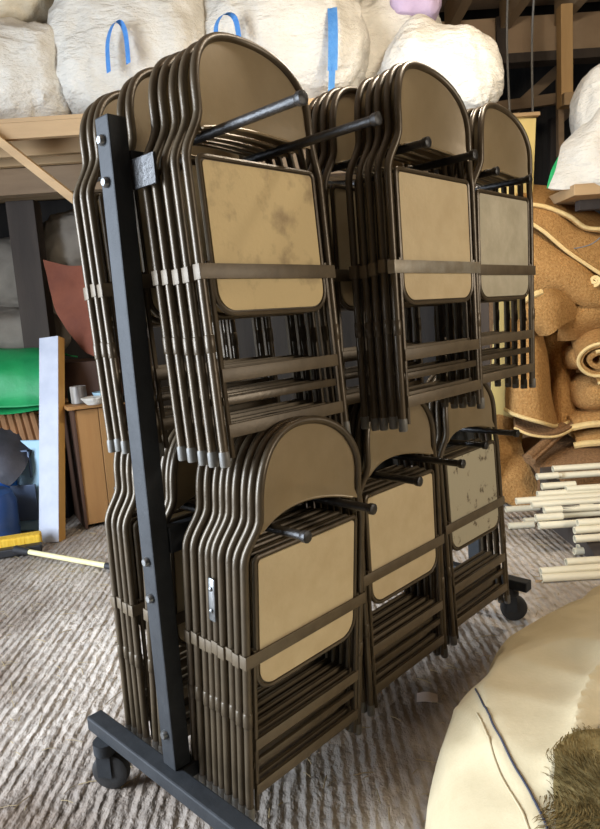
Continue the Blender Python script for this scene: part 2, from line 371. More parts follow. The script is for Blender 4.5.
bm = B(); loft(bm, [[(-1.83, 5.0, 1.94), (-1.64, 4.95, 1.88), (-1.4, 4.9, 1.84)], [(-1.79, 4.95, 1.71), (-1.61, 4.9, 1.62), (-1.36, 4.85, 1.53)], [(-1.73, 4.9, 1.5), (-1.57, 4.85, 1.4), (-1.35, 4.8, 1.28)], [(-1.54, 4.85, 1.25), (-1.47, 4.82, 1.19), (-1.35, 4.8, 1.11)]], 24, 30, .03, .012, 7)
tag(wobj('torn_board', bm, M['rust'], True), 'red brown board with a torn lower edge hanging under the loft', 'board')
bm = B(); loft(bm, [[(-2.9, 5.3, 1.22), (-2.4, 5.3, 1.27), (-2.05, 5.3, 1.25), (-1.78, 5.3, 1.2)], [(-2.9, 4.95, 1.30), (-2.4, 4.95, 1.31), (-2.05, 4.95, 1.29), (-1.8, 4.95, 1.24)],
    [(-2.9, 4.72, 1.16), (-2.4, 4.70, 1.18), (-2.1, 4.70, 1.15), (-1.82, 4.72, 1.12)], [(-2.9, 4.63, .96), (-2.4, 4.62, .97), (-2.1, 4.62, .95), (-1.84, 4.66, .94)],
    [(-2.9, 4.60, .89), (-2.4, 4.56, .90), (-2.1, 4.58, .885), (-1.85, 4.62, .885)], [(-2.9, 4.72, .885), (-2.4, 4.70, .89), (-2.1, 4.71, .88), (-1.85, 4.74, .88)],
    [(-2.9, 4.60, .85), (-2.4, 4.60, .84), (-2.1, 4.58, .84), (-1.86, 4.64, .85)], [(-2.9, 4.78, .825), (-2.4, 4.78, .82), (-2.1, 4.78, .82), (-1.86, 4.8, .825)]], 50, 80, .01, .018, 5, seed=4)
tag(wobj('tarpaulin', bm, M['green']), 'folded bright green tarpaulin on the left behind the white board', 'tarpaulin')
bm = B()
for i in range(13): tube(bm, [(-2.62+i*.055, 4.72, .82), (-2.54+i*.055, 4.62, .58)], .026, 8)
box(bm, (-2.66, 4.72, .55), (-1.9, 4.98, .80))
tag(wobj('ribbed_crate', bm, M['brown_card'], True), 'brown ribbed box under the green tarpaulin', 'box')
bm = B(); box(bm, (-2.7, 4.75, 0), (-1.8, 5.1, .55)); tag(wobj('storage_bin', bm, M['black'], False), 'black bin under the brown ribbed box', 'bin')
bm = B(); loft(bm, [[(-2.8, 4.72, .72), (-2.4, 4.70, .74), (-2.1, 4.66, .70), (-1.95, 4.6, .56)], [(-2.8, 4.52, .62), (-2.4, 4.52, .66), (-2.12, 4.46, .58), (-1.98, 4.44, .42)], [(-2.8, 4.44, .4), (-2.4, 4.45, .45), (-2.2, 4.40, .42), (-2.05, 4.4, .36)]], 26, 16, .012, .02, 5)
tag(wobj('plastic_sheet', bm, M['black_cloth']), 'crumpled black sheet draped over the blue things on the left', 'sheet')
# barrel
br = empty('barrel', (-2.12, 4.22, 0)); tag(br, 'dark blue plastic barrel standing behind the yellow broom', 'barrel')
bm = B(); lathe(bm, [(.14, 0), (.165, .012), (.17, .1), (.165, .12), (.17, .14), (.17, .30), (.162, .32), (.15, .36), (.11, .385), (.02, .392)], 32); link_mesh('body', bm, M['barrel'], True, parent=br)
bm = B(); lathe(bm, [(.028, .385), (.03, .415), (.026, .42)], 16, Matrix.Translation((.06, -.03, 0))); link_mesh('cap', bm, M['black'], True, parent=br)
bm = B(); tube(bm, crom([(-.07, 0, .38), (-.06, 0, .43), (-.01, 0, .43), (0, 0, .385)], 12), .011, 8); link_mesh('handle', bm, M['barrel'], True, parent=br)
# blue container
bt = empty('plastic_tub', (-2.22, 4.56, 0)); tag(bt, 'bright blue plastic tub between the barrel and the pale blue crate', 'tub')
bm = B(); lathe(bm, [(.13, 0), (.15, .02), (.16, .42), (.17, .5), (.15, .5), (.14, .42)], 28); link_mesh('body', bm, M['blue_plastic'], True, parent=bt)
bm = B(); lathe(bm, [(.168, .49), (.18, .495), (.18, .515), (.168, .52)], 28); link_mesh('rim', bm, M['blue_plastic'], True, parent=bt)
pb = empty('plastic_crate', (-2.0, 4.52, 0)); tag(pb, 'pale blue framed plastic crate on end behind the white board', 'crate')
bm = B(); beam(bm, (-2.03, 4.5, .0), (-2.0, 4.62, .64), .27, .03, .008, (0, -1, 0)); link_mesh('backing', bm, M['pale_blue'], False, (2.0, -4.52, 0), parent=pb)
bm = B(); box(bm, (-2.13, 4.478, .08), (-1.91, 4.497, .34), .004); link_mesh('lower_panel', bm, M['blue_grey'], False, (2.0, -4.52, 0), parent=pb)
bm = B()
for lo, hi in (((-2.09, 4.535, .38), (-2.08, 4.555, .58)), ((-1.96, 4.535, .38), (-1.95, 4.555, .58)), ((-2.09, 4.535, .57), (-1.95, 4.56, .58))): box(bm, lo, hi)
link_mesh('moulding', bm, M['blue_grey'], False, (2.0, -4.52, 0), parent=pb)
# leaning white board
bd = empty('leaning_board', (-1.70, 4.2, 0)); tag(bd, 'tall white faced board leaning against the green tarpaulin', 'board')
def slab(p0, p1, lo, hi):
    bm = B(); x = (Vector(p1)-Vector(p0)); l = x.length; x.normalize()
    n = Vector((-.22, -1, 0)); n = (n - x*n.dot(x)).normalized(); s = x.cross(n)
    mt = Matrix((s, n, x)).transposed().to_4x4(); mt.translation = Vector(p0)-Vector((-1.70, 4.2, 0))
    box(bm, (lo[0], lo[1], 0), (hi[0], hi[1], l), .002, mt); return bm
P0, P1 = (-1.745, 4.2, .0), (-1.735, 4.62, 1.365)
for nm, lo, hi, mm in (('white_face', (-.075, .0, 0), (.075, .006, 0), 'white_board'), ('wood_core', (-.075, -.075, 0), (.075, 0, 0), 'edge')):
    link_mesh(nm, slab(P0, P1, lo, hi), M[mm], False, parent=bd)
# cabinet
cb = empty('wooden_cabinet', (-1.55, 4.77, 0), R(28)); tag(cb, 'low brown board cabinet standing beside the leaning white board', 'cabinet')
bm = B(); box(bm, (-.18, -.30, 0), (-.16, .30, .86), .003); link_mesh('side_panel', bm, M['cab_side'], False, parent=cb)  # side away from the light, its shade put into a darker colour
bm = B(); box(bm, (.16, -.30, 0), (.18, .30, .86), .003); link_mesh('side_panel', bm, M['cabinet'], False, parent=cb)
bm = B(); box(bm, (-.16, -.29, .03), (-.002, -.27, .85), .003); link_mesh('front_board', bm, M['cabinet'], False, parent=cb)
bm = B(); box(bm, (.002, -.29, .03), (.16, -.27, .85), .003); link_mesh('front_board', bm, M['cabinet'], False, parent=cb)
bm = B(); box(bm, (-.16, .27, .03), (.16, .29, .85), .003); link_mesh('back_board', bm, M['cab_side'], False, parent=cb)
bm = B(); box(bm, (-.21, -.33, .86), (.21, .33, .885), .004); link_mesh('top', bm, M['cabinet'], False, parent=cb)
def lat(name, prof, loc, m, label, cat, n=20):
    bm = B(); lathe(bm, prof, n); return tag(link_mesh(name, bm, m, True, loc), label, cat)
lat('tin_can', [(.05, 0), (.055, .004), (.055, .12), (.053, .124), (.05, .12)], (-1.56, 4.58, .885), M['can'], 'white labelled tin on top of the wooden cabinet', 'can')
lat('jar', [(.035, 0), (.04, .005), (.04, .08), (.03, .1), (.03, .11)], (-1.625, 4.66, .885), M['black'], 'small dark jar on the cabinet left of the white tin', 'jar')
lat('bowl', [(.04, 0), (.06, .03), (.075, .07), (.07, .07), (.05, .03)], (-1.40, 4.62, .885), M['glass_blue'], 'pale blue bowl on the cabinet right of the white tin', 'bowl')
lat('bowl', [(.05, 0), (.07, .02), (.09, .045), (.085, .05), (.05, .02)], (-1.42, 4.47, .885), M['bag'], 'shallow white bowl at the front of the cabinet top', 'bowl')
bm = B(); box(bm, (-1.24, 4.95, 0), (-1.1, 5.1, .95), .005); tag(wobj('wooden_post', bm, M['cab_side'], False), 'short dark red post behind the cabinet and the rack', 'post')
# broom
bo = empty('broom', (-1.9, 3.91, 0.0)); tag(bo, 'yellow bristled floor broom with a pale yellow pole lying on the floor', 'broom')
bx = Vector(bo.location)
def rel(bm):
    for v in bm.verts: v.co -= bx
    return bm
h0, h1 = Vector((-2.22, 3.86, .0)), Vector((-1.72, 4.02, .0))
bm = B(); beam(bm, h0+Vector((0, 0, .035)), h1+Vector((0, 0, .035)), .07, .05, .008); link_mesh('head', rel(bm), M['black'], False, parent=bo)
bm = B(); beam(bm, h0+Vector((-.03, .08, .065)), h1+Vector((-.03, .08, .065)), .10, .085, .012); link_mesh('bristles', rel(bm), M['yellow_bristle'], False, parent=bo)
pa, pb2 = Vector((-1.80, 3.93, .045)), Vector((-1.02, 3.53, .025))
bm = B(); tube(bm, [pa, pa.lerp(pb2, .78)], .016, 12); link_mesh('pole', rel(bm), M['pole'], True, parent=bo)
bm = B(); tube(bm, [pa.lerp(pb2, .78), pb2], .019, 12); link_mesh('grip', rel(bm), M['black'], True, parent=bo)
bm = B(); tube(bm, [pa+Vector((-.06, .03, 0)), pa.lerp(pb2, .06)], [.03, .02], 12); link_mesh('socket', rel(bm), M['black'], True, parent=bo)

# ================================================================== the chair rack
RO = Vector((-0.41155, 1.59105, 0)); RZ = R(-44.2768)
cr, sr = math.cos(RZ), math.sin(RZ)
def rw(x, y, z): return (RO.x + x*cr - y*sr, RO.y + x*sr + y*cr, z)
rk = empty('chair_rack', RO, RZ); tag(rk, 'tall black steel two tier rack on casters holding folding chairs', 'rack')
YF = 1.69; ZU, ZL = 1.826, .888
COL = (.297, .835, 1.372)
def rp(name, bm, m='rack', smooth=False, parent=rk): return link_mesh(name, bm, M[m], smooth, parent=parent)
for y0, y1, zt in ((.004, .056, 1.885), (YF-.02, YF+.04, 1.80)):
    bm = B(); box(bm, (-.044, y0, .20), (.014, y1, zt), .004); po = rp('post', bm)
    for z in (1.83, 1.735, .79, .69, .30):
        if y0 > 1: continue
        bm = B(); lathe(bm, [(.013, 0), (.013, .006), (.009, .012)], 10, Matrix.Translation((-.016, y0, z)) @ Matrix.Rotation(R(90), 4, 'X'))
        rp('bolt', bm, 'steel', True, parent=po)
for z in (ZU-.052, ZL-.052):
    bm = B(); box(bm, (-.016, .058, z-.036), (.016, YF-.02, z+.036), .003); rp('long_beam', bm)
bm = B(); box(bm, (.014, .050, 1.715), (.115, .058, 1.785), .002); rp('gusset_plate', bm, 'rod')
for yc in COL:
    for z in (ZU, ZL):
        for s in (-1, 1):
            far = {ZU: (.47, .42, .345), ZL: (.40, .352, .282)}[z][COL.index(yc)]
            y = yc+s*.125
            bm = B(); tube(bm, [(-.43, y, z), (far, y, z)], .0115, 12); ar = rp('hanging_arm', bm, 'rod', True)
            bm = B(); tube(bm, [(far-.012, y, z), (far-.006, y, z), (far+.006, y, z), (far+.008, y, z)], [.012, .015, .015, .011], 12); rp('end_cap', bm, 'rod', True, parent=ar)
for y, xl, xr in ((0, -.42, .42), (YF, -.42, .235)):
    bm = B(); box(bm, (xl, y-.026, .155), (xr, y+.026, .20), .005); rp('base_crossbar', bm)
bm = B(); box(bm, (-.02, .026, .157), (.02, YF-.026, .198), .004); rp('base_beam', bm)
def caster(x, y, ang):
    bm = B(); lathe(bm, [(.03, .115), (.035, .12), (.035, .155)], 16)
    for s in (-1, 1): box(bm, (-.022, s*.021-.0015, .045), (.022, s*.021+.0015, .118))
    mt = Matrix.Translation((x, y, 0)) @ Matrix.Rotation(ang, 4, 'Z')
    for v in bm.verts: v.co = mt @ v.co
    cs = rp('caster', bm, 'rack', True)
    bm = B(); lathe(bm, [(.03, -.017), (.048, -.017), (.057, -.012), (.058, 0), (.057, .012), (.048, .017), (.03, .017)], 28, mt @ Matrix.Translation((.012, 0, .058)) @ Matrix.Rotation(R(90), 4, 'X'))
    rp('wheel', bm, 'rubber', True, parent=cs)
caster(-.33, -.02, R(35)); caster(.36, 0, R(35)); caster(.15, YF, R(40)); caster(-.36, YF, R(20))

# ---------------------------------------------------------------- folding chairs (local x forward, z up, feet at z=0)
HW = .220; HB = .182
def arch(n=36):
    out = []
    for i in range(n+1):
        t = math.pi*i/n
        y = -HB*sgnpow(math.cos(t), .92); z = .835 + .168*sgnpow(max(math.sin(t), 0), .90)
        out.append((y, z))
    return out
def xoff(z):
    t = min(max((z-.705)/.105, 0), 1); return .016*(t*t*(3-2*t))
def yw(z):
    t = min(max((z-.690)/.115, 0), 1); return HW - (HW-HB)*(t*t*(3-2*t))
def xcurve(y, z): return xoff(z) - .034*(1-min(1, (y/HB)**2))*min(1, max(0, (z-.74)/.05))
def frame_path():
    left = [(0, -HW, z) for z in (.004, .25, .5, .65)] + [(xoff(z), -yw(z), z) for z in (.69, .705, .72, .735, .75, .765, .78, .795, .815)]
    mid = [(xcurve(y, z), y, z) for y, z in arch()]
    return left + mid + [(x, -y, z) for x, y, z in left[::-1]]
def make_frame():
    bm = B(); tube(bm, frame_path(), .0105, 10)
    for z in (.865-.005,): box(bm, (-.006, -.207, .135), (.006, .207, .155), .002)
    for s in (-1, 1): tube(bm, [(0, s*HW, .26), (0, s*HW, .262), (0, s*HW, .30), (0, s*HW, .302)], [.0106, .0122, .0122, .0106], 10, False)
    return bm
def make_back():
    bm = B(); nu, nv = 28, 14; g = []
    for i in range(nu+1):
        y = -HB + 2*HB*i/nu
        yy = min(abs(y)/HB, 1)
        top = .835 + .168*max(0, 1-yy**(2/.92))**(.90/2)
        bot = .762 + .030*(1-yy**2)
        g.append([bm.verts.new((xcurve(y, max(bot+(top-bot)*j/nv, .8)) - .002, y, bot+(top-bot)*j/nv)) for j in range(nv+1)])
    fs = [bm.faces.new((g[i][j], g[i+1][j], g[i+1][j+1], g[i][j+1])) for i in range(nu) for j in range(nv)]
    bmesh.ops.recalc_face_normals(bm, faces=fs)
    low = [g[i][0].co.copy() for i in range(1, nu)]
    bmesh.ops.solidify(bm, geom=fs, thickness=.003)
    tube(bm, low, .0045, 6)
    return bm
def rrect(w, z0, z1, rb, rt, n=7):
    pts = []
    for cx, cz, r, a0 in ((w-rt, z1-rt, rt, 0), (-(w-rt), z1-rt, rt, 90), (-(w-rb), z0+rb, rb, 180), (w-rb, z0+rb, rb, 270)):
        for k in range(n+1):
            a = R(a0 + 90*k/n); pts.append((cx+r*math.cos(a), cz+r*math.sin(a)))
    return pts
def plate(bm, pts, x0, x1, dome=0.):
    a = [bm.verts.new((x0, y, z)) for y, z in pts]; b = [bm.verts.new((x1, y, z)) for y, z in pts]
    n = len(pts)
    bm.faces.new(a[::-1]); bm.faces.new(b)
    for k in range(n): bm.faces.new((a[k], a[(k+1) % n], b[(k+1) % n], b[k]))
def make_seat():
    bm = B(); o = rrect(.190, .345, .704, .055, .014)
    plate(bm, rrect(.186, .349, .700, .052, .012), -.008, .003)
    tube(bm, [(.003, y, z) for y, z in o], .0062, 8, closed=True)
    return bm
def make_pad():
    bm = B(); plate(bm, rrect(.181, .354, .695, .048, .010), .003, .0065); return bm
def make_strap():
    bm = B(); box(bm, (.0108, -.232, .427), (.0132, .232, .462), .0008)
    for s in (-1, 1): box(bm, (-.011, s*.2315-.0012, .427), (.0125, s*.2315+.0012, .462), .0006)
    return bm
def make_rear(s):
    bm = B(); tube(bm, [(.004, s*.199, z) for z in (.012, .2, .40, .468)], .0066, 8); return bm
def make_bar(z):
    bm = B(); box(bm, (.007, -.205, z-.016), (.0125, .205, z+.016), .0015)
    box(bm, (.002, -.199, z+.011), (.012, .199, z+.016), .001); return bm
def make_cap(y, r):
    bm = B(); lathe(bm, [(r*.9, -.006), (r, -.002), (r, .026), (r*.92, .03)], 12, Matrix.Translation((0, y, 0))); return bm
bms = dict(frame=make_frame(), backrest=make_back(), seat=make_seat(), pad=make_pad(), strap=make_strap())
proto = empty('folding_chair', (0, 0, 0))
link_mesh('frame', bms['frame'], M['bronze'], parent=proto)
link_mesh('backrest', bms['backrest'], M['panel'], parent=proto)
st = link_mesh('seat', bms['seat'], M['bronze'], parent=proto)
link_mesh('seat_pad', bms['pad'], M['pad'], parent=st)
link_mesh('strap', bms['strap'], M['strap'], parent=proto)
for s in (-1, 1): link_mesh('rear_leg', make_rear(s), M['bronze'], parent=proto)
for z in (.205, .075): link_mesh('crossbar', make_bar(z), M['strap'], parent=proto)
for y, r in ((-HW, .0128), (HW, .0128)): link_mesh('foot_cap', make_cap(y, r), M['cap'], parent=proto)
def copy_tree(o, parent=None):
    c = o.copy(); C.objects.link(c)
    if parent: c.parent = parent
    for ch in list(o.children): copy_tree(ch, c)
    return c
used = [False]
ORD = 'front second third fourth fifth sixth seventh eighth ninth tenth eleventh twelfth thirteenth fourteenth'.split()
def own(chair, child, sub, m):
    for ch in chair.children:
        if ch.name.split('.')[0] != child: continue
        t = ch
        if sub: t = [g for g in ch.children if g.name.split('.')[0] == sub][0]
        t.data = t.data.copy(); t.data.materials[0] = m
def place(xs, yc, top, lean, where, group, front=None, pad=None, words=ORD, jit=.004):
    """xs: x of each chair at seat height, front chair first"""
    out = []
    for i, x in enumerate(xs):
        if not used[0]: o = proto; used[0] = True
        else: o = copy_tree(proto)
        j = 0 if i == 0 else random.uniform(-jit, jit); jz = 0 if i == 0 else random.uniform(-jit, jit)*1.3
        o.location = rw(x + lean*.7, yc + j, top-1+jz)
        o.rotation_euler = (0, -math.atan(lean), RZ)
        if i == 0 and front: lab = front
        else: lab = 'bronze folding chair, %s in the %s' % (words[i] if words is not ORD or i == 0 else words[i]+' from the front', where)
        tag(o, lab, 'chair', group)
        out.append(o)
    if pad: own(out[0], 'seat', 'seat_pad', M[pad])
    return out
TU, TL = 2.062, 1.132
place([.200, .158, .116, .074, .040, -.062, -.104], COL[0], TU, .067, 'upper near stack', 'folding chairs in the upper near stack',
      'folding chair with smudged tan seat, foremost in the upper near stack')
place([-.232, -.266, -.302], COL[0], TU-.01, .067, 'upper group left of the rack post', 'folding chairs left of the rack post, upper tier', words=['closest to the post', 'second from the outside', 'outermost'])
c = place([.358, .325, .292, .259, .222, .135, .098, .066, .034], COL[1], TU, .02, 'upper middle stack', 'folding chairs in the upper middle stack',
      'folding chair with clean tan seat and pale grey strap, foremost in the upper middle stack')
own(c[0], 'strap', None, M['strap_pale'])
place([.305, .270, .237, .204, .16], COL[2], TU, 0, 'upper far stack', 'folding chairs in the upper far stack',
      'folding chair with pale greyish seat, foremost in the upper far stack', 'pad_pale')
c = place([.285, .257, .230, .203, .176, .149, .120, .092, .062, -.052, -.080, -.108, -.138], COL[0], TL, -.085, 'lower near stack', 'folding chairs in the lower near stack',
      'folding chair with plain tan seat, foremost in the lower near stack')
# zinc ganging bracket on the side of one chair
bm = B(); box(bm, (-.012, -.236, .520), (.012, -.231, .635), .004)
for z in (.548, .607): lathe(bm, [(.006, 0), (.006, .004), (.003, .006)], 10, Matrix.Translation((0, -.235, z)) @ Matrix.Rotation(R(90), 4, 'X'))
k = link_mesh('linking_bracket', bm, M['steel'], True, parent=c[4]); k['label'] = 'zinc steel linking bracket'
place([-.236, -.268, -.302, -.334], COL[0], TL-.01, -.02, 'lower group left of the rack post', 'folding chairs left of the rack post, lower tier', words=['closest to the post', 'second from the post', 'second from the outside', 'outermost'])
place([.195, .166, .137, .108, .079, .050], COL[1], TL, .01, 'lower middle stack', 'folding chairs in the lower middle stack',
      'folding chair with clean tan seat, foremost in the lower middle stack')
place([.148, .119, .090, .061], COL[2], TL, .05, 'lower far stack', 'folding chairs in the lower far stack',
      'folding chair with dark spotted greyish seat, foremost in the lower far stack', 'pad_spot')

own(proto, 'seat', 'seat_pad', M['pad_stain'])
# ================================================================== right side
# tall plywood board hung behind the rack
yb = empty('plywood_board', (1.6, 4.72, .3)); tag(yb, 'tall yellow plywood board standing behind the far chair stack', 'board')
bm = B(); beam(bm, (1.46, 4.62, .0), (1.655, 4.74, 2.655), .24, .02, .002, (0, -1, 0)); wobj('sheet', bm, M['shade_board'], False, parent=yb)
bm = B(); beam(bm, (1.52, 4.72, 2.665), (1.79, 4.72, 2.665), .05, .025, .003); wobj('top_batten', bm, M['pine_h'], False, parent=yb)
for a, b, lab in (((1.77, 5.2, 3.47), (1.68, 5.0, 2.77), 'grey hanging cable just right of the far chair back'), ((1.98, 5.2, 3.45), (1.85, 5.0, 2.76), 'grey hanging cable above the yellow plywood board edge')):
    a = (a[0], a[1], 4.02)
    bm = B(); tube(bm, crom([a, ((a[0]+b[0])/2+.012, a[1], (a[2]+b[2])/2), b], 10), .008, 6); tag(wobj('hanging_cable', bm, M['cable']), lab, 'cable')

GC = 'tan carpets heaped on the right'
def carpet(rows, nu, nv, label, th=.024, m='carpet', edge=None, amp=.014, seed=0, side=None, name='folded_carpet', er=.014):
    bm = B(); cols = loft(bm, rows, nu, nv, th, amp, 4., seed=seed)
    last = [c[-1].copy() for c in cols]; first = [c[0].copy() for c in cols]
    o = tag(wobj(name, bm, M[m]), label, 'carpet', GC)
    if edge == 'last': path = last
    elif edge == 'first': path = first
    elif edge: path = crom(edge, 40)
    if edge:
        path = [p + noise.noise_vector(p*4. + Vector((seed, seed*2.3, 0)))*amp for p in path]
        bm = B(); tube(bm, path, er, 8); wobj('bound_edge', bm, M['binding'], parent=o)
    return o
carpet([[(1.8, 5.3, 2.08), (2.05, 5.3, 2.06), (2.33, 5.3, 1.97), (2.58, 5.3, 1.83), (2.97, 5.3, 1.65)],
        [(1.7, 4.95, 2.24), (1.92, 4.95, 2.23), (2.12, 4.95, 2.14), (2.34, 4.95, 1.98), (2.77, 4.95, 1.78)],
        [(1.62, 4.7, 2.15), (1.81, 4.68, 2.12), (2.01, 4.68, 2.03), (2.23, 4.68, 1.91), (2.62, 4.68, 1.73)],
        [(1.57, 4.56, 2.06), (1.75, 4.52, 2.01), (1.9, 4.5, 1.94), (2.01, 4.5, 1.86), (2.15, 4.5, 1.83), (2.52, 4.5, 1.74)]], 40, 26,
       'tan carpet lying on top of the heap with a wavy cream edge', edge='last', seed=1)
carpet([[(1.61, 4.7, 2.1), (1.84, 4.7, 2.07), (1.99, 4.7, 1.97), (2.22, 4.7, 1.88), (2.63, 4.7, 1.76)],
        [(1.57, 4.58, 2.02), (1.78, 4.54, 1.97), (1.95, 4.52, 1.84), (2.14, 4.52, 1.74), (2.54, 4.52, 1.6)],
        [(1.54, 4.52, 1.98), (1.72, 4.46, 1.84), (1.92, 4.44, 1.67), (2.11, 4.44, 1.53), (2.5, 4.44, 1.27)]], 40, 22,
       'tan carpet second from the top with a diagonal cream edge', edge='last', seed=2)
carpet([[(1.56, 4.6, 1.95), (1.79, 4.58, 1.83), (2.0, 4.58, 1.67), (2.19, 4.58, 1.5), (2.44, 4.6, 1.35)],
        [(1.53, 4.5, 1.81), (1.74, 4.46, 1.7), (1.94, 4.44, 1.57), (2.1, 4.46, 1.44), (2.29, 4.5, 1.36)],
        [(1.51, 4.46, 1.61), (1.73, 4.42, 1.56), (1.91, 4.42, 1.46), (2.06, 4.44, 1.37), (2.23, 4.5, 1.32)],
        [(1.52, 4.5, 1.43), (1.74, 4.46, 1.44), (1.9, 4.46, 1.38), (2.04, 4.48, 1.34), (2.19, 4.54, 1.32)]], 40, 26,
       'tan carpet hanging down the front of the heap below the diagonal cream edge', seed=3)
bm = B(); roll(bm, (2.25, 4.75, 1.45), (2.03, 4.4, 1.5), .045, 1.6, .02, amp=.004, start=1)
tag(wobj('rolled_carpet', bm, M['binding']), 'small cream curl of carpet edge at the right side of the heap', 'carpet', GC)
# fold with pale curl
carpet([[(1.57, 4.4, 1.4), (1.61, 4.36, 1.44), (1.68, 4.36, 1.46), (1.78, 4.42, 1.44)],
        [(1.57, 4.38, 1.28), (1.64, 4.34, 1.32), (1.75, 4.36, 1.36), (1.9, 4.46, 1.35)],
        [(1.67, 4.42, 1.18), (1.71, 4.36, 1.17), (1.77, 4.38, 1.21), (1.91, 4.48, 1.26)]], 26, 20,
       'small tan carpet fold with a pale curled end under the hanging carpet', edge=[(1.54, 4.37, 1.39), (1.57, 4.34, 1.42), (1.61, 4.33, 1.44), (1.65, 4.34, 1.45)], seed=4, er=.022)
carpet([[(1.91, 4.5, 1.38), (2.05, 4.5, 1.36), (2.21, 4.52, 1.39)],
        [(1.86, 4.52, 1.26), (1.98, 4.48, 1.25), (2.17, 4.48, 1.28)],
        [(1.87, 4.62, 1.12), (1.95, 4.58, 1.12), (2.18, 4.58, 1.16)]], 20, 16, 'tan carpet flap above the large roll', seed=5)
# draped piece with open hem
rows = []
for y, xc, w, d, dep in ((316, 527, 15, 4.66, .10), (345, 531, 18, 4.56, .14), (385, 536, 22, 4.48, .17), (420, 543, 29, 4.40, .18)):
    pass
rows = [[(1.53, 4.62, 1.28), (1.54, 4.5, 1.28), (1.62, 4.46, 1.26), (1.72, 4.56, 1.2), (1.8, 4.75, 1.18)],
        [(1.51, 4.6, 1.06), (1.51, 4.44, 1.05), (1.62, 4.4, 1.04), (1.75, 4.52, 0.98), (1.85, 4.75, 0.94)],
        [(1.47, 4.56, 0.78), (1.48, 4.38, 0.77), (1.61, 4.33, 0.74), (1.76, 4.48, 0.7), (1.87, 4.72, 0.68)],
        [(1.46, 4.54, 0.65), (1.47, 4.35, 0.63), (1.61, 4.29, 0.58), (1.77, 4.42, 0.52), (1.91, 4.7, 0.48)]]
carpet(rows, 36, 40, 'tan carpet draped down with an open cream hem left of the rolls', edge='last', seed=6, amp=.01)
carpet([[(1.5, 4.5, 0.59), (1.6, 4.44, 0.54), (1.81, 4.44, 0.49), (1.92, 4.5, 0.51)], [(1.47, 4.38, 0.54), (1.57, 4.32, 0.49), (1.74, 4.34, 0.47), (1.91, 4.44, 0.5)]], 26, 8, 'narrow carpet lip under the open cream hem', seed=7, m='carpet_dark', edge='last', er=.01)
carpet([[(1.89, 4.86, 1.16), (1.94, 4.78, 1.14), (2.04, 4.86, 1.09)], [(1.89, 4.8, 0.8), (1.91, 4.66, 0.8), (2.06, 4.78, 0.76)], [(1.87, 4.72, 0.48), (1.88, 4.54, 0.51), (2.03, 4.66, 0.51)]], 20, 26,
       'shaded tan carpet fold between the draped piece and the large roll', m='carpet', edge=[(1.8, 4.5, 0.5), (1.88, 4.5, 0.52), (1.98, 4.58, 0.54)], seed=8)
bm = B(); e = roll(bm, (2.24, 5.1, 1.24), (2.04, 4.36, 0.96), .165, 2.4, .03, oval=1.0, amp=.012, seed=3, start=2.2)
rl = tag(wobj('rolled_carpet', bm, M['carpet']), 'large tan carpet roll with a pale spiral end at the right', 'carpet', GC)
bm = B(); tube(bm, e[22:], .013, 6); wobj('bound_edge', bm, M['binding'], parent=rl)
for p, q, r, lab, m in (((2.09, 5.0, 1.04), (1.96, 4.56, 0.89), .075, 'short tan carpet roll left of the large roll', 'carpet'),
                        ((2.27, 5.0, 0.72), (1.98, 4.44, 0.7), .125, 'tan carpet bundle under the large roll', 'carpet'),
                        ((2.61, 4.9, 0.59), (2.24, 4.5, 0.59), .14, 'tan carpet bundle at the right edge under the large roll', 'carpet')):
    bm = B(); sack(bm, Vector(p).lerp(Vector(q), .5), (r*1.25, .3, r), ex=.7, ez=.7, amp=.015, seed=r*50, nsc=4, nu=40, nv=24)
    tag(wobj('carpet_bundle', bm, M[m]), lab, 'carpet', GC)
for i, (ys, lab) in enumerate(((416, 'upper folded carpet slab with a cream edge above the pipes'), (430, 'lower folded carpet slab with a cream edge above the pipes'))):
    carpet([[(1.93+.05*i, 4.95, .60-.13*i), (2.2, 4.95, .62-.13*i), (2.7, 4.95, .62-.13*i)],
            [(1.90+.03*i, 4.50, .57-.13*i), (2.2, 4.46, .60-.13*i), (2.7, 4.46, .58-.13*i)],
            [(1.90+.03*i, 4.44, .50-.13*i), (2.2, 4.40, .52-.13*i), (2.7, 4.42, .5-.13*i)]], 26, 16, lab, th=.04, seed=9+i, edge=[(1.88+.03*i, 4.44, .50-.13*i), (2.0, 4.41, .52-.13*i), (2.2, 4.39, .52-.13*i)], er=.024, m='carpet')
bm = B(); roll(bm, (1.50, 4.2, .36), (1.86, 4.5, .50), .05, 2, .02, amp=.006, seed=5)
tag(wobj('rolled_carpet', bm, M['carpet_dark']), 'thin brown carpet roll lying under the open hem', 'carpet', GC)
carpet([[(1.5, 4.9, .34), (2.0, 4.9, .36), (2.8, 4.9, .36)], [(1.56, 4.3, .30), (2.0, 4.3, .34), (2.8, 4.3, .32)], [(1.55, 4.16, .12), (2.0, 4.15, .14), (2.8, 4.16, .12)], [(1.52, 4.12, .03), (2.0, 4.1, .03), (2.8, 4.12, .03)]], 30, 26, 'brown carpet folded at the bottom of the heap behind the pipes', m='carpet_dark', th=.04, seed=12)
carpet([[(1.43, 4.66, 0.59), (1.51, 4.64, 0.56), (1.56, 4.62, 0.52)], [(1.4, 4.52, 0.36), (1.49, 4.5, 0.34), (1.57, 4.48, 0.3)], [(1.37, 4.4, 0.18), (1.48, 4.36, 0.17), (1.61, 4.34, 0.11)], [(1.33, 4.3, 0.06), (1.46, 4.26, 0.0), (1.61, 4.3, 0.02)]], 24, 34,
       'bright tan carpet piece sloping to the floor beside the far caster', seed=13)
bm = B(); sack(bm, (2.25, 5.45, .95), (.75, .55, 1.02), ex=.6, ez=.5, amp=.05, seed=41, flat=0.0)
tag(wobj('carpet_bundle', bm, M['carpet_dark']), 'large brown carpet bundle at the back inside the heap', 'carpet', GC)

